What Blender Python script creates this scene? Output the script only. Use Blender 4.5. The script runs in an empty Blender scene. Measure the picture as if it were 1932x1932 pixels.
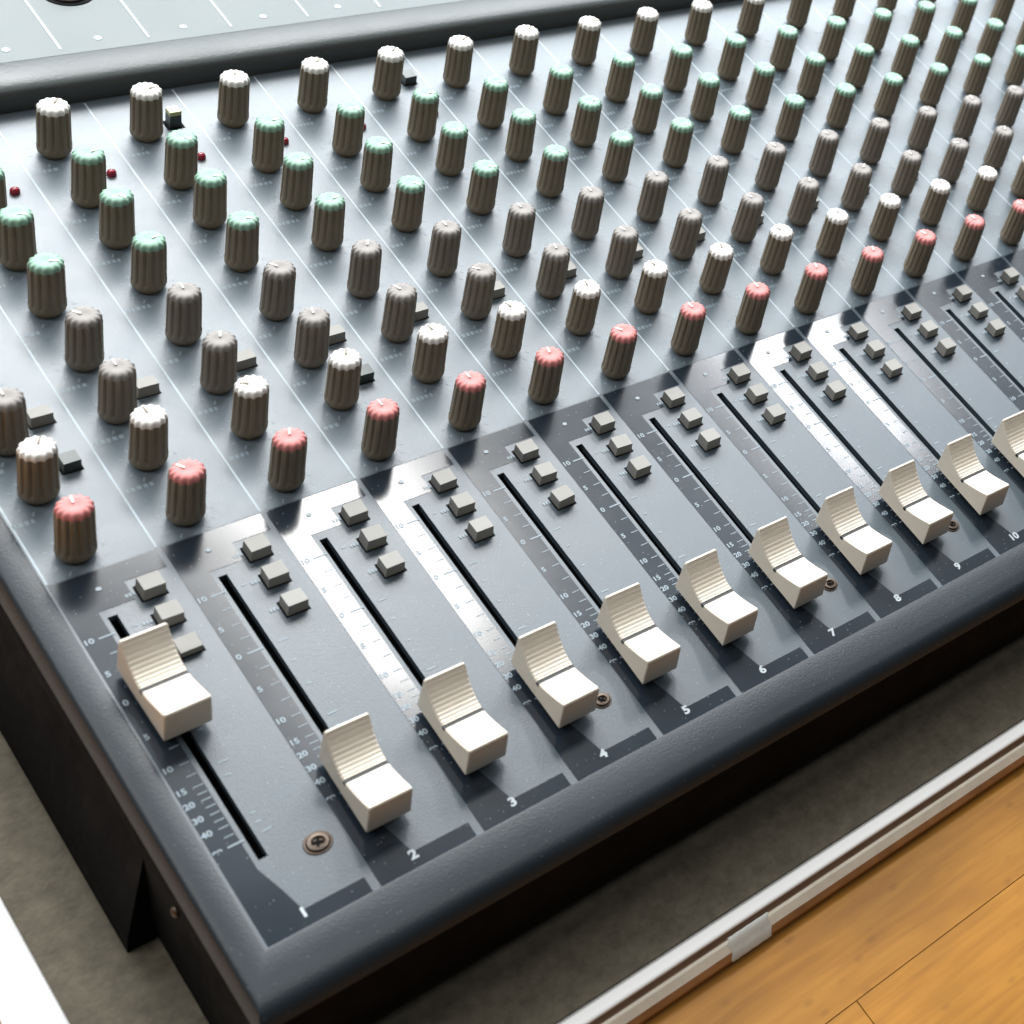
import bpy, bmesh, math, random
from mathutils import Vector, Matrix
random.seed(7)
sc = bpy.context.scene
C = sc.collection
S = 0.022            # metres per channel pitch
ZF = -1.95            # wooden surface, in pitches below the control panel
def V(x, y, z): return Vector((x * S, y * S, (z - ZF) * S))

# ------------------------------------------------------------------ camera
R0 = Vector((0.584387591, -0.699405252, 0.411489291))
R1 = Vector((-0.243963317, -0.635056293, -0.732929332))
R2 = Vector((0.773933488, 0.327926515, -0.541748242))
cam = bpy.data.cameras.new('camera'); cam_o = bpy.data.objects.new('camera', cam); C.objects.link(cam_o)
m = Matrix.Identity(4)
for i in range(3):
    m[i][0] = R0[i]; m[i][1] = -R1[i]; m[i][2] = -R2[i]
m.translation = V(-3.35545162, -7.78113177, 17.07057949)
cam_o.matrix_world = m
cam.sensor_width = 36; cam.lens = 3027.236 / 1932 * 36
cam.shift_x = (966 - 2545.597) / 1932; cam.shift_y = (421.557 - 966) / 1932
cam.clip_start = 0.01; cam.clip_end = 50
sc.camera = cam_o
cam.dof.use_dof = True; cam.dof.focus_distance = 21.0 * S; cam.dof.aperture_fstop = 26

# ------------------------------------------------------------------ world, window light and added fill lamps
w = bpy.data.worlds.new('World'); sc.world = w; w.use_nodes = True
bg = w.node_tree.nodes['Background']
bg.inputs[0].default_value = (0.80, 0.90, 1.0, 1); bg.inputs[1].default_value = 0.055
sc.view_settings.view_transform = 'Standard'; sc.view_settings.look = 'None'
sc.view_settings.exposure = 0.0; sc.view_settings.gamma = 1
ZC = 100.0; K = ZC / 17.07
def overhead_lamp(name, x0, x1, y0, y1, radiance, col, up=0):
    """area lamp at ceiling height for a roof pane or added fill, 2.2 m above the desk"""
    ax, bx = x0 * (1 + K) + K * 3.355, x1 * (1 + K) + K * 3.355
    ay, by = y0 * (1 + K) + K * 7.781, y1 * (1 + K) + K * 7.781
    l = bpy.data.lights.new(name, 'AREA'); l.shape = 'RECTANGLE'
    l.size = (bx - ax) * S; l.size_y = (by - ay) * S
    l.energy = radiance * math.pi * l.size * l.size_y
    l.color = col
    o = bpy.data.objects.new(name, l); C.objects.link(o)
    o.location = V((ax + bx) / 2, (ay + by) / 2, ZC + up)
overhead_lamp('skylight_or_fill', 2.55, 3.98, 1.75, 6.5, 60, (1.0, 0.985, 0.95))
overhead_lamp('skylight_or_fill', 8.75, 10.05, 1.9, 6.5, 60, (0.97, 0.98, 1.0))
overhead_lamp('skylight_or_fill', 15.5, 21.0, 3.0, 12.0, 5, (0.93, 0.97, 1.0))  # added key lamp beyond the visible strips, no known pane there
wl = bpy.data.lights.new('window_or_key', 'AREA'); wl.shape = 'RECTANGLE'; wl.size = 62 * S; wl.size_y = 24 * S
wl.energy = 8.5 * math.pi * wl.size * wl.size_y; wl.color = (0.90, 0.955, 1.0)
wo = bpy.data.objects.new('window_or_key', wl); C.objects.link(wo); wo.location = V(20, 36, 22)
wo.rotation_euler = (math.radians(-90), 0, 0)
wl = bpy.data.lights.new('window_or_key', 'AREA'); wl.shape = 'RECTANGLE'; wl.size = 14 * S; wl.size_y = 16 * S  # added narrow key lamp, not a second window; firms the knob shadows
wl.energy = 13.0 * math.pi * wl.size * wl.size_y; wl.color = (1.0, 0.985, 0.955)
wo = bpy.data.objects.new('window_or_key', wl); C.objects.link(wo); wo.location = V(9, 36, 31)
wo.rotation_euler = (math.radians(-70), 0, 0)
overhead_lamp('skylight_or_fill', -15.0, -8.0, -5.0, 1.5, 11.0, (1.0, 0.985, 0.95))
overhead_lamp('skylight_or_fill', -7.0, 3.0, -10.5, -7.5, 3.5, (1.0, 0.985, 0.95))  # added overhead fill for the front, kept clear of the panel reflections
overhead_lamp('ceiling_fill', -6.0, 30.0, 0.8, 5.4, 1.8, (0.86, 0.94, 1.0), 4)  # added ceiling glow: soft fill and a mild sheen on the fader zone
overhead_lamp('ceiling_fill', -6.0, 30.0, 5.5, 13.3, 6.0, (0.88, 0.95, 1.0), 4)  # brighter added glow that gives the knob zone its sheen

# ------------------------------------------------------------------ materials
def mat(name, col, rough=0.5, spec=0.5, metal=0.0, noise=0.0, nscale=40, bump=0.0, bscale=900, coat=0.0, dust=0.0):
    M = bpy.data.materials.new(name); M.use_nodes = True
    nt = M.node_tree; b = nt.nodes['Principled BSDF']
    b.inputs['Roughness'].default_value = rough
    b.inputs['Specular IOR Level'].default_value = spec
    b.inputs['Metallic'].default_value = metal
    b.inputs['Coat Weight'].default_value = coat
    b.inputs['Coat Roughness'].default_value = 0.08
    tc = nt.nodes.new('ShaderNodeTexCoord')
    col4 = (*col, 1)
    if noise > 0:
        n = nt.nodes.new('ShaderNodeTexNoise'); n.inputs['Scale'].default_value = nscale; n.inputs['Detail'].default_value = 6
        n.inputs['Roughness'].default_value = 0.65
        nt.links.new(tc.outputs['Object'], n.inputs['Vector'])
        r = nt.nodes.new('ShaderNodeMapRange'); r.inputs['From Min'].default_value = .3; r.inputs['From Max'].default_value = .7
        r.inputs['To Min'].default_value = 1 - noise; r.inputs['To Max'].default_value = 1 + noise
        nt.links.new(n.outputs['Fac'], r.inputs['Value'])
        mx = nt.nodes.new('ShaderNodeVectorMath'); mx.operation = 'SCALE'
        mx.inputs[0].default_value = col; nt.links.new(r.outputs['Result'], mx.inputs['Scale'])
        nt.links.new(mx.outputs['Vector'], b.inputs['Base Color'])
        r2 = nt.nodes.new('ShaderNodeMapRange'); r2.inputs['From Min'].default_value = .3; r2.inputs['From Max'].default_value = .7
        r2.inputs['To Min'].default_value = rough * (1 - noise); r2.inputs['To Max'].default_value = min(1, rough * (1 + noise))
        nt.links.new(n.outputs['Fac'], r2.inputs['Value']); nt.links.new(r2.outputs['Result'], b.inputs['Roughness'])
    else:
        b.inputs['Base Color'].default_value = col4
    if dust > 0:      # sparse pale specks of dust lying on the surface
        v = nt.nodes.new('ShaderNodeTexVoronoi'); v.inputs['Scale'].default_value = 1300; nt.links.new(tc.outputs['Object'], v.inputs['Vector'])
        a1 = nt.nodes.new('ShaderNodeMapRange'); a1.inputs['From Min'].default_value = .24; a1.inputs['From Max'].default_value = .10
        a1.inputs['To Min'].default_value = 0; a1.inputs['To Max'].default_value = dust; nt.links.new(v.outputs['Distance'], a1.inputs['Value'])
        sx = nt.nodes.new('ShaderNodeSeparateColor'); nt.links.new(v.outputs['Color'], sx.inputs[0])
        a2 = nt.nodes.new('ShaderNodeMath'); a2.operation = 'GREATER_THAN'; a2.inputs[1].default_value = .90; nt.links.new(sx.outputs[0], a2.inputs[0])
        a3 = nt.nodes.new('ShaderNodeMath'); a3.operation = 'MULTIPLY'; nt.links.new(a1.outputs[0], a3.inputs[0]); nt.links.new(a2.outputs[0], a3.inputs[1])
        mm = nt.nodes.new('ShaderNodeMix'); mm.data_type = 'RGBA'; nt.links.new(a3.outputs[0], mm.inputs['Factor'])
        lk = b.inputs['Base Color'].links[0]; nt.links.new(lk.from_socket, mm.inputs[6]); mm.inputs[7].default_value = (.42, .44, .45, 1)
        nt.links.new(mm.outputs[2], b.inputs['Base Color'])
    if bump > 0:
        n2 = nt.nodes.new('ShaderNodeTexNoise'); n2.inputs['Scale'].default_value = bscale; n2.inputs['Detail'].default_value = 3
        nt.links.new(tc.outputs['Object'], n2.inputs['Vector'])
        bp = nt.nodes.new('ShaderNodeBump'); bp.inputs['Strength'].default_value = bump; bp.inputs['Distance'].default_value = 0.0004
        nt.links.new(n2.outputs['Fac'], bp.inputs['Height']); nt.links.new(bp.outputs['Normal'], b.inputs['Normal'])
    return M
M_PANEL = mat('panel_paint', (0.042, 0.060, 0.076), 0.38, 0.66, dust=.3, noise=.07, nscale=60, bump=.12, bscale=2500)
M_FIELD = mat('pale_field_haze_paint', (0.088, 0.114, 0.134), 0.40, 0.62, dust=.3, noise=.09, nscale=45, bump=.12, bscale=2500)  # paler printed field, with knob zone haze put into its colour
M_FRAME = mat('frame_paint', (0.015, 0.022, 0.029), 0.42, 0.36, dust=.2, noise=.13, nscale=18, bump=.15, bscale=1800)
M_REAR = mat('rear_panel_paint', (0.085, 0.105, 0.105), 0.5, 0.5, noise=.05, nscale=50, bump=.1, bscale=2500)
M_DARK = mat('dark_gloss_print', (0.013, 0.019, 0.027), 0.15, 0.45, dust=.4, noise=.08, nscale=60)
M_PRINT = mat('pale_print', (0.36, 0.42, 0.46), 0.5)
M_NUM = mat('number_print', (0.42, 0.47, 0.50), 0.5)
M_FINE = mat('fine_pale_print', (0.20, 0.25, 0.285), 0.5)
M_BLACK = mat('black_plastic', (0.004, 0.004, 0.0045), 0.7, 0.06, noise=.3, nscale=50, bump=.3, bscale=900)
M_HOLE = mat('slot_bed', (0.004, 0.004, 0.005), 0.8, 0.1)
M_RAIL = mat('rail_plastic', (0.040, 0.048, 0.048), 0.45, 0.5, noise=.12, nscale=30, bump=.2, bscale=1200)
M_KNOB = mat('knob_plastic', (0.20, 0.165, 0.118), 0.5, 0.35, noise=.10, nscale=120, bump=.1, bscale=1500)
M_KNOBG = mat('grey_knob_plastic', (0.195, 0.166, 0.132), 0.5, 0.35, noise=.10, nscale=120, bump=.1, bscale=1500)
M_WHITE = mat('white_cap', (0.86, 0.84, 0.80), 0.6, 0.3, noise=.03, nscale=200)
M_GREEN = mat('green_cap', (0.27, 0.44, 0.34), 0.6, 0.3, noise=.06, nscale=200)
M_RED = mat('red_cap', (0.60, 0.22, 0.21), 0.6, 0.3, noise=.08, nscale=200)
M_GREYC = mat('grey_cap', (0.27, 0.25, 0.235), 0.6, 0.3, noise=.08, nscale=200)
M_CREAM = mat('cream_fader_plastic', (0.72, 0.65, 0.55), 0.42, 0.4, noise=.05, nscale=90, bump=.1, bscale=1200)
M_LINE = mat('fader_line_ink', (0.012, 0.012, 0.012), 0.5)
M_BTN = mat('button_plastic', (0.25, 0.24, 0.22), 0.5, 0.4, noise=.06, nscale=120)
M_BTND = mat('dark_button_plastic', (0.035, 0.045, 0.042), 0.4)
M_BTNY = mat('yellow_green_button_plastic', (0.40, 0.42, 0.20), 0.4)
M_LED = mat('red_led_lens', (0.22, 0.012, 0.025), 0.2)
M_STEEL = mat('worn_steel', (0.10, 0.078, 0.062), 0.45, 0.5, 0.9, noise=.3, nscale=400)
M_MAT = mat('desk_mat_felt', (0.112, 0.098, 0.074), 0.95, 0.1, noise=.28, nscale=260, bump=.6, bscale=1100)
M_LAM = mat('white_laminate', (0.93, 0.93, 0.92), 0.35, noise=.02, nscale=30)
M_PLY = mat('cream_ply', (0.93, 0.88, 0.76), 0.5, noise=.10, nscale=140)
M_PLYB = mat('brown_ply', (0.16, 0.10, 0.07), 0.55, noise=.25, nscale=160)
M_PLYO = mat('orange_ply', (0.30, 0.13, 0.045), 0.5, noise=.25, nscale=140)
M_TAPE = mat('tape', (0.68, 0.69, 0.65), 0.4, noise=.12, nscale=160)

def wood_mat():
    M = bpy.data.materials.new('varnished_wood'); M.use_nodes = True
    nt = M.node_tree; b = nt.nodes['Principled BSDF']; N = nt.nodes.new; L = nt.links.new
    tc = N('ShaderNodeTexCoord'); mp = N('ShaderNodeMapping'); mp.inputs['Scale'].default_value = (22, 230, 40)
    oi = N('ShaderNodeObjectInfo'); L(tc.outputs['Object'], mp.inputs['Vector'])
    n = N('ShaderNodeTexNoise'); n.noise_dimensions = '4D'; n.inputs['Scale'].default_value = 1.6; n.inputs['Detail'].default_value = 8; n.inputs['Distortion'].default_value = .6
    L(mp.outputs[0], n.inputs['Vector']); mu = N('ShaderNodeMath'); mu.operation = 'MULTIPLY'; mu.inputs[1].default_value = 20
    L(oi.outputs['Random'], mu.inputs[0]); L(mu.outputs[0], n.inputs['W'])
    cr = N('ShaderNodeValToRGB'); e = cr.color_ramp.elements
    e[0].position = .28; e[0].color = (.30, .122, .012, 1); e[1].position = .72; e[1].color = (.43, .192, .023, 1)
    x = e.new(.5); x.color = (.365, .155, .016, 1)
    L(n.outputs['Fac'], cr.inputs['Fac'])
    # small dark pores and knots
    mp2 = N('ShaderNodeMapping'); mp2.inputs['Scale'].default_value = (110, 190, 150); L(tc.outputs['Object'], mp2.inputs['Vector'])
    v = N('ShaderNodeTexVoronoi'); v.inputs['Scale'].default_value = 1.0; L(mp2.outputs[0], v.inputs['Vector'])
    sp = N('ShaderNodeMapRange'); sp.inputs['From Min'].default_value = .05; sp.inputs['From Max'].default_value = .22
    sp.inputs['To Min'].default_value = .78; sp.inputs['To Max'].default_value = 1; L(v.outputs['Distance'], sp.inputs['Value'])
    n3 = N('ShaderNodeTexNoise'); n3.inputs['Scale'].default_value = 22; n3.inputs['Detail'].default_value = 4; L(tc.outputs['Object'], n3.inputs['Vector'])
    r3 = N('ShaderNodeMapRange'); r3.inputs['From Min'].default_value = .35; r3.inputs['From Max'].default_value = .65; r3.inputs['To Min'].default_value = .84; r3.inputs['To Max'].default_value = 1.12
    L(n3.outputs['Fac'], r3.inputs['Value'])
    m1 = N('ShaderNodeMath'); m1.operation = 'MULTIPLY'; L(sp.outputs[0], m1.inputs[0]); L(r3.outputs[0], m1.inputs[1])
    vm = N('ShaderNodeVectorMath'); vm.operation = 'SCALE'; L(cr.outputs[0], vm.inputs[0]); L(m1.outputs[0], vm.inputs['Scale'])
    L(vm.outputs[0], b.inputs['Base Color']); b.inputs['Roughness'].default_value = .45; b.inputs['Specular IOR Level'].default_value = .4
    return M
M_WOOD = wood_mat()

# ------------------------------------------------------------------ helpers (all shapes in channel pitches)
def box(bm, x0, x1, y0, y1, z0, z1, mi=0):
    vs = [bm.verts.new((x, y, z)) for z in (z0, z1) for x, y in ((x0, y0), (x1, y0), (x1, y1), (x0, y1))]
    for f in ((3, 2, 1, 0), (4, 5, 6, 7), (0, 1, 5, 4), (1, 2, 6, 5), (2, 3, 7, 6), (3, 0, 4, 7)):
        bm.faces.new([vs[i] for i in f]).material_index = mi
    return vs
def quad(bm, x0, x1, y0, y1, z, mi=0):
    bm.faces.new([bm.verts.new((x, y, z)) for x, y in ((x0, y0), (x1, y0), (x1, y1), (x0, y1))]).material_index = mi
def lathe(bm, prof, n=24, fn=None):
    rings = []
    for r, z in prof:
        rings.append([bm.verts.new(((r * (fn(a, r) if fn else 1)) * math.cos(a), (r * (fn(a, r) if fn else 1)) * math.sin(a), z)) for a in [2 * math.pi * k / n for k in range(n)]])
    for a, b in zip(rings, rings[1:]):
        for k in range(n):
            bm.faces.new((a[k], a[(k + 1) % n], b[(k + 1) % n], b[k]))
    bm.faces.new(rings[-1])
def mesh(name, bm, mats, smooth=None, bevel=0, seg=2):
    if bevel:
        es = [e for e in bm.edges if len(e.link_faces) == 2 and e.calc_face_angle(0) > .5]
        bmesh.ops.bevel(bm, geom=es, offset=bevel, segments=seg, affect='EDGES', profile=.5)
    for v in bm.verts: v.co *= S
    me = bpy.data.meshes.new(name); bm.to_mesh(me); bm.free()
    for x in (mats if isinstance(mats, (list, tuple)) else [mats]): me.materials.append(x)
    if smooth is not None:
        me.polygons.foreach_set('use_smooth', [True] * len(me.polygons))
        me.set_sharp_from_angle(angle=math.radians(smooth))
    return me
def put(name, me, parent, o=(0, 0, 0), label=None, kind=None):
    """o: position of the mesh origin in pitch space"""
    ob = bpy.data.objects.new(name, me); C.objects.link(ob)
    p = V(*o)
    if parent: ob.parent = parent; ob.location = p - root_pos(parent)
    else: ob.location = p
    ob['abs'] = 0; del ob['abs']
    POS[ob.name] = p
    if label: ob['label'] = label
    if kind: ob['kind'] = kind
    return ob
POS = {}
def root_pos(o): return POS[o.name]
def thing(name, label, cat, o):
    e = bpy.data.objects.new(name, None); e.empty_display_size = .02; C.objects.link(e)
    e.location = V(*o); POS[e.name] = V(*o); e['label'] = label; e['category'] = cat
    return e
def text_mesh(s, size, bold=0.0):
    cu = bpy.data.curves.new('t', 'FONT'); cu.body = s; cu.size = size; cu.align_x = 'CENTER'; cu.align_y = 'CENTER'; cu.offset = bold; cu.resolution_u = 3
    to = bpy.data.objects.new('t', cu); C.objects.link(to)
    bpy.context.view_layer.update()
    me = bpy.data.meshes.new_from_object(to.evaluated_get(bpy.context.evaluated_depsgraph_get()))
    bpy.data.objects.remove(to); bpy.data.curves.remove(cu)
    return me
TXT = {}
def add_text(bm, s, size, x, y, z, mi=0, bold=0.0):
    k = (s, size, bold)
    if k not in TXT: TXT[k] = text_mesh(s, size, bold)
    me = TXT[k]
    base = [bm.verts.new((x + v.co.x, y + v.co.y, z)) for v in me.vertices]
    for p in me.polygons:
        try: bm.faces.new([base[i] for i in p.vertices]).material_index = mi
        except ValueError: pass

# ------------------------------------------------------------------ the wooden floor (structure) with its planks
ZW = ZF
floor = bpy.data.objects.new('wooden_floor', None); C.objects.link(floor); floor['kind'] = 'structure'; POS[floor.name] = V(0, 0, ZF - .2); floor.location = V(0, 0, ZF - .2)
bm = bmesh.new(); quad(bm, -14, 60, -40, 45, ZF - .06); sub = mesh('floor_base', bm, M_PLYB)
put('floor_base', sub, floor)
py = -3.41
for r in range(-6, 10):
    y0 = py + r * 3.2; xj = [3.57 + (r + 1) * 7.3 % 19 - 38 + k * 19 for k in range(7)] if r != -1 else [5.5 - 19 * 2 + k * 19 for k in range(7)]
    for a, b in zip(xj, xj[1:]):
        if b < -14 or a > 60: continue
        bm = bmesh.new(); box(bm, max(a, -14) + .006, min(b, 60) - .006, y0 + .006, y0 + 3.194, -.5, 0)
        me = mesh('plank', bm, M_WOOD, bevel=.010, seg=1)
        put('plank', me, floor, (0, 0, ZF + random.uniform(-.006, 0)))

# ------------------------------------------------------------------ the white board with its ply edge
tb = thing('table_board', 'white laminated board with striped ply edge lying on the wooden floor', 'table top', (8, 5, ZF))
def edge_strip(bm, pts, mi, x0, x1):
    for (ya, za), (yb, zb) in zip(pts, pts[1:]):
        vs = [bm.verts.new(c) for c in ((x0, ya, za), (x0, yb, zb), (x1, yb, zb), (x1, ya, za))]
        bm.faces.new(vs).material_index = mi
X0, X1 = -.95, 40
bm = bmesh.new()
quad(bm, X0, X1, -1.95, 26, -1.55)
edge_strip(bm, [(-1.95, -1.55), (-1.972, -1.558), (-1.985, -1.578)], 0, X0, X1)
vs = [bm.verts.new(c) for c in ((X0, -1.95, -1.55), (X0, 26, -1.55), (X0, 26, -1.92), (X0, -1.95, -1.92))]
bm.faces.new(vs)
put('laminate_top', mesh('laminate_top', bm, M_LAM, smooth=50), tb)
for nm, pts, mt in (('brown_ply_layer', [(-1.985, -1.578), (-2.0, -1.602), (-2.030, -1.640), (-2.044, -1.644)], M_PLYB),
                    ('cream_ply_layer', [(-2.044, -1.644), (-2.075, -1.668), (-2.155, -1.765)], M_PLY),
                    ('orange_ply_layer', [(-2.155, -1.765), (-2.215, -1.825), (-2.225, -1.87), (-2.18, -1.905), (-1.6, -1.91)], M_PLYO)):
    bm = bmesh.new(); edge_strip(bm, pts, 0, X0, X1); put(nm, mesh(nm, bm, mt, smooth=60), tb)
tape = bmesh.new()
prof = [(-2.030, -1.630), (-2.043, -1.632), (-2.080, -1.662), (-2.120, -1.710), (-2.160, -1.760), (-2.220, -1.820), (-2.230, -1.860)]
nx = 8
g = [[tape.verts.new((4.62 + .52 * i / nx + .02 * math.sin(j * 2.1) * (i in (0, nx)), y - .003 * (i % 2), z)) for j, (y, z) in enumerate(prof)] for i in range(nx + 1)]
for i in range(nx):
    for j in range(len(prof) - 1): tape.faces.new((g[i][j], g[i][j + 1], g[i + 1][j + 1], g[i + 1][j]))
t = put('tape', mesh('tape', tape, M_TAPE, smooth=40), None)
t['label'] = 'short piece of pale grey tape stuck over the striped edge of the white board'; t['category'] = 'tape'

# ------------------------------------------------------------------ the mat
bm = bmesh.new(); box(bm, -.55, 36, -1.80, 25, -1.545, -1.50)
o = put('desk_mat', mesh('desk_mat', bm, M_MAT, bevel=.01, seg=1), None)
o['label'] = 'olive grey mat on the white board, under the mixing desk'; o['category'] = 'desk mat'

# ------------------------------------------------------------------ the mixing desk
desk = thing('mixing_desk', 'blue grey mixing desk with rows of colour capped knobs and cream faders', 'mixing desk', (10, 6, -1.5))
PX0, PX1, PY0, PY1 = .63, 23.0, -.18, 11.76
NF = 15      # channels built with faders
slots = [(c - .02 - .042, c - .02 + .042) for c in range(1, NF + 1)]
SY0, SY1 = .68, 3.92
bm = bmesh.new()
xs = [PX0] + [v for s in slots for v in s] + [PX1]
quad(bm, PX0, PX1, PY0, SY0, 0); quad(bm, PX0, PX1, SY1, PY1, 0)
for i in range(0, len(xs) - 1, 2): quad(bm, xs[i], xs[i + 1], SY0, SY1, 0)
for a, b in slots:
    for (xa, ya), (xb, yb) in (((a, SY0), (a, SY1)), ((a, SY1), (b, SY1)), ((b, SY1), (b, SY0)), ((b, SY0), (a, SY0))):
        bm.faces.new([bm.verts.new(c) for c in ((xa, ya, 0), (xb, yb, 0), (xb, yb, -.09), (xa, ya, -.09))])
bmesh.ops.remove_doubles(bm, verts=bm.verts, dist=1e-4)
put('control_panel', mesh('control_panel', bm, M_PANEL), desk)
bm = bmesh.new(); quad(bm, PX0, PX1, PY0, PY1, -.30); put('slot_bed', mesh('slot_bed', bm, M_HOLE), desk)

# frame: a strip in front and one at the left, mitred, with rounded outer edges, then the black lower body
def sweep(bm, pf, pl, mi=0):
    """pf: profile offsets (distance outwards from the panel edge, z), pl: the same for the left side"""
    front_r = [bm.verts.new((PX1 + 1, PY0 - d, z)) for d, z in pf]
    corner = [bm.verts.new((PX0 - dl, PY0 - d, z)) for (d, z), (dl, _) in zip(pf, pl)]
    back = [bm.verts.new((PX0 - dl, 12.4, z)) for dl, z in pl]
    for i in range(len(pf) - 1):
        bm.faces.new((front_r[i + 1], front_r[i], corner[i], corner[i + 1])).material_index = mi
        bm.faces.new((corner[i + 1], corner[i], back[i], back[i + 1])).material_index = mi
bm = bmesh.new()
pf = [(0, -.02), (0, .012), (.03, .02), (.34, .012), (.44, -.01), (.53, -.05), (.60, -.12), (.64, -.20)]
pl = [(0, -.02), (0, .012), (.02, .02), (.215, .012), (.245, .002), (.28, -.04), (.305, -.10), (.325, -.20)]
sweep(bm, pf, pl); put('frame', mesh('frame', bm, M_FRAME, smooth=40), desk)
bm = bmesh.new()
pf = [(.64, -.20), (.67, -.30), (.70, -.42), (.72, -.60), (.70, -1.05), (.64, -1.32), (.5, -1.44)]
pl = [(.325, -.20), (.335, -.24), (.34, -.32), (.345, -.60), (.345, -1.05), (.34, -1.30), (.30, -1.44)]
sweep(bm, pf, pl)
put('body_side', mesh('body_side', bm, M_BLACK, smooth=40), desk)
bm = bmesh.new(); quad(bm, .3, PX1 + 1, -.7, 12.4, -1.44); put('body_base', mesh('body_base', bm, M_BLACK), desk)
bm = bmesh.new(); cv = box(bm, .05, .30, 1.15, 13.5, -1.495, -1.25)
for i in (5, 6): cv[i].co.z = -.35
cv[5].co.y += .3
put('side_cheek', mesh('side_cheek', bm, M_BLACK, bevel=.02), desk)
for x, y in ((1.4, .1), (12, .1), (22, .1), (1.4, 11)):
    bm = bmesh.new(); lathe(bm, [(.28, -1.5), (.30, -1.47), (.30, -1.43)], 20); put('rubber_foot', mesh('rubber_foot', bm, M_BLACK), desk, (x, y, 0))
# screw in the side
bm = bmesh.new(); lathe(bm, [(.055, 0), (.055, .012), (.035, .028), (0.018, .03), (.016, .018)], 16)
for v in bm.verts: v.co = Vector((-v.co.z, v.co.y, v.co.x))
put('screw', mesh('side_screw', bm, M_STEEL, smooth=40), desk, (.285, .76, -.36))

# rear rail and raised rear panel
bm = bmesh.new()
prof = [(11.76, -.02), (11.76, .20), (11.775, .265), (11.82, .315), (11.90, .345), (12.02, .355), (12.30, .355), (12.34, .34), (12.345, .30)]
a = [bm.verts.new((-.2, y, z)) for y, z in prof]; b = [bm.verts.new((PX1 + 1, y, z)) for y, z in prof]
for i in range(len(prof) - 1): bm.faces.new((a[i], b[i], b[i + 1], a[i + 1]))
put('rail', mesh('rail', bm, M_RAIL, smooth=40), desk)
bm = bmesh.new(); quad(bm, -.2, PX1 + 1, 12.335, 22, .325); vs = [bm.verts.new(c) for c in ((-.2, 22, .325), (PX1 + 1, 22, .325), (PX1 + 1, 22, -1.44), (-.2, 22, -1.44))]; bm.faces.new(vs)
put('rear_panel', mesh('rear_panel', bm, M_REAR), desk)
bm = bmesh.new()
for c in range(1, 12):
    quad(bm, c + .625, c + .655, 12.47, 20, .330)
    for k in range(10):
        a1 = 2 * math.pi * k / 10; quad_c = [(c + .10 + .045 * math.cos(a1 + q), 12.60 + .045 * math.sin(a1 + q)) for q in (0, 2 * math.pi / 10)]
        bm.faces.new([bm.verts.new((x, y, .330)) for x, y in (quad_c[0], quad_c[1], (c + .10, 12.60))])
put('rear_print', mesh('rear_print', bm, M_PRINT), desk)
# jack sockets with chrome nuts on the rear panel
bm = bmesh.new(); lathe(bm, [(.23, .325), (.23, .36), (.20, .385), (.155, .39), (.15, .46), (.115, .47), (.11, .36)], 24)
nut = mesh('jack_nut', bm, M_STEEL, smooth=35)
bm = bmesh.new(); lathe(bm, [(.30, .3255), (.29, .335), (.24, .337)], 24); wash = mesh('jack_washer', bm, M_BLACK, smooth=35)
for c in range(3, 9):
    y = 13.62 if c == 4 else 13.85
    j = put('jack_socket', wash, desk, (c + .13, y, 0)); put('nut', nut, j, (c + .13, y, 0))

# ---------------- printed areas
bm = bmesh.new(); quad(bm, PX0 + .01, PX1, 4.545, PY1 - .01, .002); put('knob_field', mesh('knob_field', bm, M_FIELD), desk)
Z1, Z2 = .004, .008
for c in range(1, NF + 1):
    bm = bmesh.new()
    xl, xr, xi = c - .345, c + .605, c - .105
    pts = [(xl, PY0 + .012), (xr - .03, PY0 + .012), (xr - .03, .005), (c + .03, .005), (c - .03, .30), (xi, .60), (xi, 4.02), (c + .22, 4.02), (c + .22, 4.28), (xr, 4.28), (xr, 4.53), (xl, 4.53)]
    bm.faces.new([bm.verts.new((x, y, Z1)) for x, y in pts])
    bmesh.ops.triangulate(bm, faces=bm.faces)
    if c == 1: pass
    put('dark_print', mesh('dark_print', bm, M_DARK), desk)
    # fader scale
    bm = bmesh.new()
    for s, y in (('10', 3.71), ('5', 3.27), ('0', 2.88), ('5', 2.42), ('10', 1.98), ('15', 1.69), ('20', 1.52), ('30', 1.34), ('40', 1.16), ('∞', .94)):
        add_text(bm, s, .092, c - .30, y, Z2, bold=.003)
    for y in (3.71, 2.88, .94): quad(bm, c - .215, c - .075, y - .009, y + .009, Z2)
    for y in (3.49, 3.27, 3.08, 2.65, 2.42, 2.2, 1.98, 1.83, 1.69, 1.6, 1.52, 1.43, 1.34, 1.25, 1.16, 1.05):
        quad(bm, c - .20, c - .115, y - .005, y + .005, Z2)
    put('scale_numerals', mesh('scale_numerals', bm, M_FINE), desk)
    bm = bmesh.new()
    for y in (3.71, 2.88, 2.60, 2.27, 1.83, 1.67, 1.17, 1.06, .94):
        quad(bm, c + .075, c + (.165 if y in (2.88, .94, 1.83) else .12), y - .008, y + .008, Z1)
    for k, y in enumerate((4.10, 3.70, 3.28)):
        for q in range(3): quad(bm, c + .16 + q * .032, c + .182 + q * .032, y - .03, y + .012, Z2)
    put('tick_marks', mesh('tick_marks', bm, M_FINE), desk)
    bm = bmesh.new(); add_text(bm, str(c), .145, c + .02, -.03, Z2, bold=.006); put('channel_number', mesh('channel_number', bm, M_NUM), desk)
    bm = bmesh.new(); lathe(bm, [(.028, Z2), (.026, .014)], 12); put('peak_lamp', mesh('peak_lamp', bm, M_PRINT), desk, (c + .0, 4.29, 0))

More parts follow.
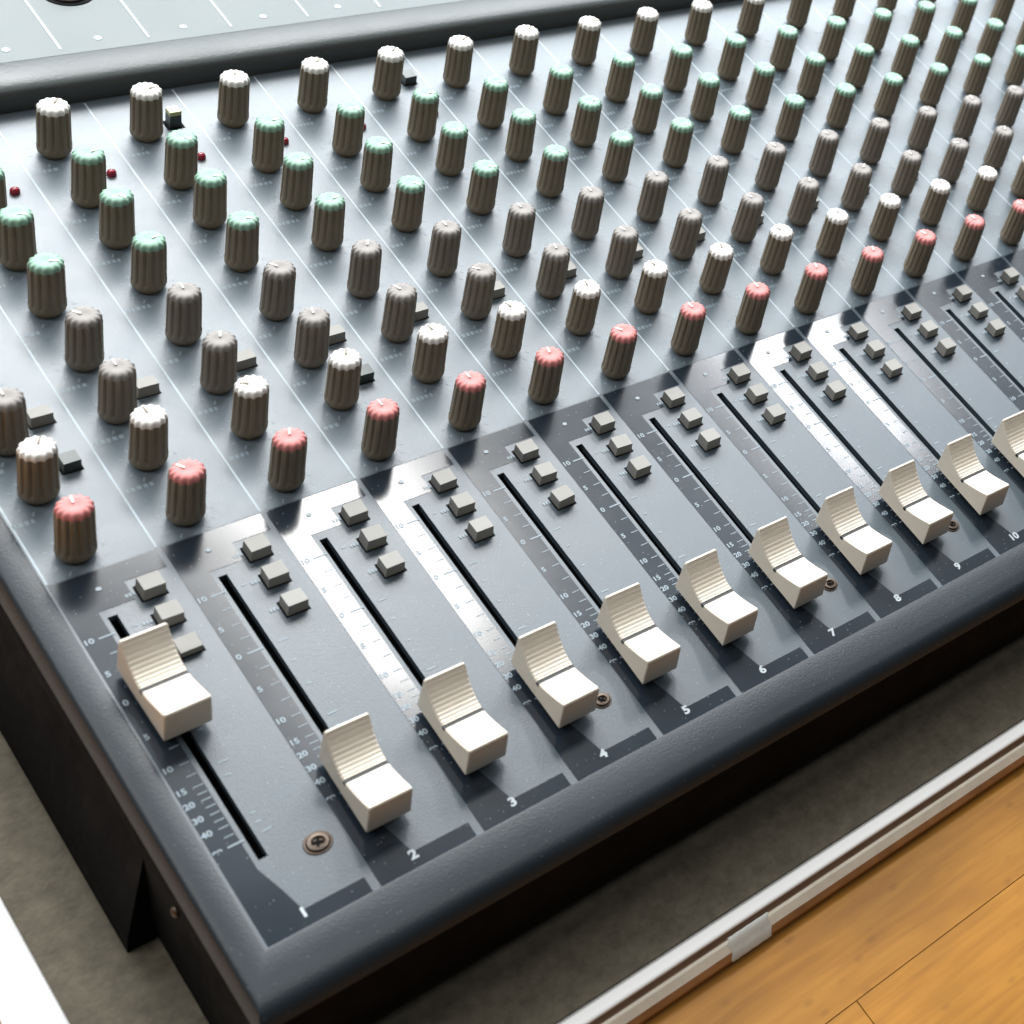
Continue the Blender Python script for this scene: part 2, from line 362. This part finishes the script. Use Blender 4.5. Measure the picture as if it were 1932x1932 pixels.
ROWS = {'A': 4.82, 'B': 5.71, 'C': 6.47, 'D': 7.34, 'E': 8.28, 'F': 9.13, 'G': 9.92, 'H': 10.90}
for c in range(0, 22):
    bm = bmesh.new(); quad(bm, c + .62 - .010, c + .62 + .010, 4.56, PY1 - .04, Z1)
    if c > 0: put('separator_line', mesh('separator_line', bm, M_PRINT), desk)
    else: put('separator_line', mesh('separator_line', bm, M_PRINT), desk, (.035, 0, 0))
    if c == 0: continue
    bm = bmesh.new()
    for r, y in ROWS.items():
        for k in range(11):
            a = math.radians(-60 + 300 * k / 10); ca, sa = math.cos(a), math.sin(a)
            r0, r1, h = .235, (.295 if k in (0, 5, 10) else .270), .008
            bm.faces.new([bm.verts.new((c + rr * ca - hh * sa, y + rr * sa + hh * ca, Z1)) for rr, hh in ((r0, -h), (r1, -h), (r1, h), (r0, h))])
        if r == 'A': continue
        xx = c - .34
        for q in range(random.choice((3, 4, 5))):
            wl = random.uniform(.025, .045); quad(bm, xx, xx + wl, y - .345, y - .29, Z1); xx += wl + .018
        for q in range(2): quad(bm, c + .20 + q * .05, c + .235 + q * .05, y - .345, y - .29, Z1)
    put('knob_scale_print', mesh('knob_scale_print', bm, M_FINE), desk)

# ---------------- knobs
def knob_body(mt):
    bm = bmesh.new()
    NFL = 13
    def fn(a, r):
        t = (a * NFL / (2 * math.pi)) % 1
        k = max(0, math.cos((t - .5) * 2 * math.pi)) ** .8
        return 1 - .13 * k * FL[0]
    FL = [0]
    n = NFL * 8
    prof = [(.145, .0, 0), (.145, .06, 0), (.184, .065, 0), (.190, .09, 0), (.190, .15, 0), (.186, .19, 1), (.180, .685, 1), (.174, .712, 1), (.165, .722, .8), (.13, .722, 0)]
    rings = []
    for r, z, f in prof:
        FL[0] = f
        rings.append([bm.verts.new((r * fn(2 * math.pi * k / n, r) * math.cos(2 * math.pi * k / n), r * fn(2 * math.pi * k / n, r) * math.sin(2 * math.pi * k / n), z)) for k in range(n)])
    for a, b in zip(rings, rings[1:]):
        for k in range(n): bm.faces.new((a[k], a[(k + 1) % n], b[(k + 1) % n], b[k]))
    bm.faces.new(rings[-1])
    return mesh('knob', bm, mt, smooth=50)
def knob_cap(mt):
    bm = bmesh.new()
    n = 30
    prof = [(.164, .712), (.167, .742), (.158, .775), (.132, .797), (.09, .803), (.045, .793), (.015, .790)]
    def fn(a, r): return 1 + (.07 if r > .12 else .0) * math.cos(a * 13)
    lathe(bm, prof, 60, fn)
    return mesh('knob_cap', bm, mt, smooth=60)
def pointer(mt):
    bm = bmesh.new(); box(bm, -.010, .010, .03, .125, .786, .8075)
    return mesh('pointer', bm, mt)
KB = {'d': knob_body(M_KNOB), 'g': knob_body(M_KNOBG)}
KC = {k: knob_cap(v) for k, v in dict(red=M_RED, white=M_WHITE, grey=M_GREYC, green=M_GREEN).items()}
KP = {k: pointer(v) for k, v in dict(red=M_WHITE, white=M_KNOB, grey=M_WHITE, green=M_WHITE).items()}
RC = dict(A='red', B='white', C='grey', D='grey', E='green', F='green', G='green', H='white')
for r, y in ROWS.items():
    rng = dict(A=(1, 16), B=(1, 17), C=(1, 17), D=(1, 18), E=(1, 19), F=(1, 20), G=(2, 20), H=(2, 20))[r]
    for c in range(*rng):
        col = RC[r]
        ang = {'A': 0, 'B': .15, 'C': 0, 'D': .1, 'E': -2.2, 'F': -2.2, 'G': -2.2, 'H': -1.2}[r] + random.gauss(0, .42)
        k = put('knob', KB['g' if col == 'grey' else 'd'], desk, (c + random.uniform(-.008, .008), y + random.uniform(-.008, .008), 0), 'fluted brown grey knob with a %s cap' % col)
        k.scale = (.94, .94, 1); k.rotation_euler = (random.gauss(0, .006), random.gauss(0, .006), ang)
        cp = put('knob_cap', KC[col], k, (0, 0, 0)); cp.location = (0, 0, 0)
        pt = put('pointer', KP[col], k, (0, 0, 0)); pt.location = (0, 0, 0)

# ---------------- push buttons
def button(mt, wx, wy, h, name='push_button', bev=.034):
    bm = bmesh.new(); box(bm, -wx, wx, -wy, wy, -.05, h)
    for v in bm.verts:
        if v.co.z > 0: v.co.x *= .93; v.co.y *= .93
    return mesh(name, bm, mt, bevel=bev, seg=2)
def recess(wx, wy):
    bm = bmesh.new(); quad(bm, -wx, wx, -wy, wy, .0045); return mesh('button_recess', bm, M_HOLE)
B_F = button(M_BTN, .105, .10, .16); B_EQ = button(M_BTN, .108, .078, .16); B_D = button(M_BTND, .085, .085, .16)
B_Y = button(M_BTND, .07, .07, .20); R_F = recess(.122, .117); R_E = recess(.122, .092); R_S = recess(.1, .1)
def put_button(me, rc, x, y, dz=0, label=None):
    r = put('button_recess', rc, desk, (x, y, 0)); b = put('push_button', me, desk, (x, y, dz), label)
    b.rotation_euler = (random.gauss(0, .02), random.gauss(0, .02), random.gauss(0, .02)); return b
for c in range(1, NF + 1):
    for k, y in enumerate((4.06, 3.65, 3.23)):
        dz = -.06 if (c == 1 and k == 2) else random.uniform(-.012, .012)
        put_button(B_F, R_F, c + .375, y, dz)
for c in range(1, 18): put_button(B_EQ, R_E, c + .355, 6.69, 0, 'wide grey button beside a grey capped knob')
for c in (1, 4): put_button(B_D, R_S, c + .36, 5.96, 0, 'small dark button beside a white capped knob')
b = put_button(B_Y, R_S, 4.36, 11.03, 0, 'dark button with a yellow green top')
bm = bmesh.new(); box(bm, -.066, .066, -.066, .066, .195, .26); put('button_top', mesh('button_top', bm, M_BTNY, bevel=.015, seg=1), b, (4.36, 11.03, 0))
put_button(B_D, R_S, 7.40, 11.10, 0, 'small dark button beside a white capped knob')
bm = bmesh.new(); lathe(bm, [(.052, 0), (.052, .04), (.044, .068), (.025, .082), (.008, .086)], 16); LED = mesh('red_lamp', bm, M_LED, smooth=60)
for c in range(2, 20): put('red_lamp', LED, desk, (c + .385, 10.30, 0), 'small dark red lamp')

# panel screws
bm = bmesh.new(); lathe(bm, [(.105, .0), (.105, .02), (.092, .034), (.062, .036), (.056, .012)], 24)
hd = mesh('screw', bm, M_STEEL, smooth=40)
bm = bmesh.new(); lathe(bm, [(.128, .004), (.122, .012), (.1, .013)], 24); ws = mesh('screw_washer', bm, mat('rusty_washer', (.10, .065, .045), .6, noise=.4, nscale=400), smooth=40)
bm = bmesh.new(); box(bm, -.05, .05, -.011, .011, .012, .026); box(bm, -.011, .011, -.05, .05, .012, .0261); cross = mesh('screw_cross', bm, M_BLACK)
for x, y in ((1.41, .56), (4.345, .56), (7.41, .58), (9.38, .55)):
    s = put('screw', hd, desk, (x, y, 0), 'rusty cross head screw'); put('washer', ws, s, (x, y, 0)); put('screw_cross', cross, s, (x, y, 0)); s.rotation_euler = (0, 0, random.uniform(0, 1.5)); s.scale = (1, 1, 1) if x < 2 else (.8, .8, 1)

# ---------------- fader caps
def fader_cap():
    # profile along y: rear lip, ribbed scoop facing the front, groove, front half rising to the front edge
    top = [(.480, .46), (.474, .57), (.462, .600), (.440, .602), (.424, .585)]
    nr = 9
    def scoop(t): return .585 - .255 * (1 - (1 - t) ** 2.0) * 1.0
    ys, ye = .424, .035
    for i in range(nr):
        for f, d in ((.12, 0), (.5, .007), (.88, 0)):
            tt = (i + f) / nr; yy = ys + (ye - ys) * tt
            top.append((yy, scoop(tt) + d - .006))
    top += [(.024, .325), (.018, .300), (-.018, .300), (-.024, .325)]
    for tt in (0, .12, .25, .4, .55, .7, .85, 1.0):
        top.append((-.035 - .41 * tt, .330 + .155 * tt ** 1.25))
    top += [(-.462, .486), (-.476, .472), (-.480, .455)]
    n = len(top); bot = .10
    bm = bmesh.new(); secs = []
    for x, w in ((-.205, 1), (-.192, 2), (.192, 2), (.205, 1)):
        row = []
        for y, z in top:
            zz = z - (.014 if w == 1 else 0); yy = y * (1 if w == 2 else .985)
            row.append(bm.verts.new((x, yy, zz)))
        b0 = bm.verts.new((x * 1.03, -.50 * (1 if w == 2 else .985), bot)); b1 = bm.verts.new((x * 1.03, .50 * (1 if w == 2 else .985), bot))
        secs.append(row + [b0, b1])
    m_ = n + 2
    for s0, s1 in zip(secs, secs[1:]):
        for i in range(m_):
            j = (i + 1) % m_
            bm.faces.new((s0[i], s0[j], s1[j], s1[i]))
    # close the two sides as vertical quads down to the base
    for s, x in ((secs[0], -1), (secs[-1], 1)):
        row = s[:n]; b0, b1 = s[n], s[n + 1]
        base = []
        for v in row:
            t = (v.co.y + .48) / .96; base.append(bm.verts.new((s[n].co.x, b0.co.y + (b1.co.y - b0.co.y) * max(0, min(1, t)), bot)))
        for i in range(n - 1): bm.faces.new((row[i], row[i + 1], base[i + 1], base[i]))
        bm.faces.new((row[0], base[0], b1)); bm.faces.new((row[-1], b0, base[-1]))
    bmesh.ops.recalc_face_normals(bm, faces=bm.faces)
    return mesh('fader_cap', bm, M_CREAM, smooth=25)
FC = fader_cap()
bm = bmesh.new(); box(bm, -.206, .206, -.026, .026, .27, .316); FL_ = mesh('centre_line', bm, M_LINE)
bm = bmesh.new(); box(bm, -.02, .02, -.10, .10, -.25, .12); ST = mesh('fader_stem', bm, M_STEEL)
for c in range(1, NF + 1):
    y = 2.75 if c == 1 else (.87 if c == 2 else .945 + random.uniform(-.012, .012))
    f = put('fader_cap', FC, desk, (c - .02, y, 0), 'cream ribbed fader cap pushed up its slot' if c == 1 else 'cream ribbed fader cap near the front end of its slot')
    f.rotation_euler = (0, 0, random.gauss(0, .008))
    for nm, me in (('centre_line', FL_), ('fader_stem', ST)):
        q = put(nm, me, f, (0, 0, 0)); q.location = (0, 0, 0)
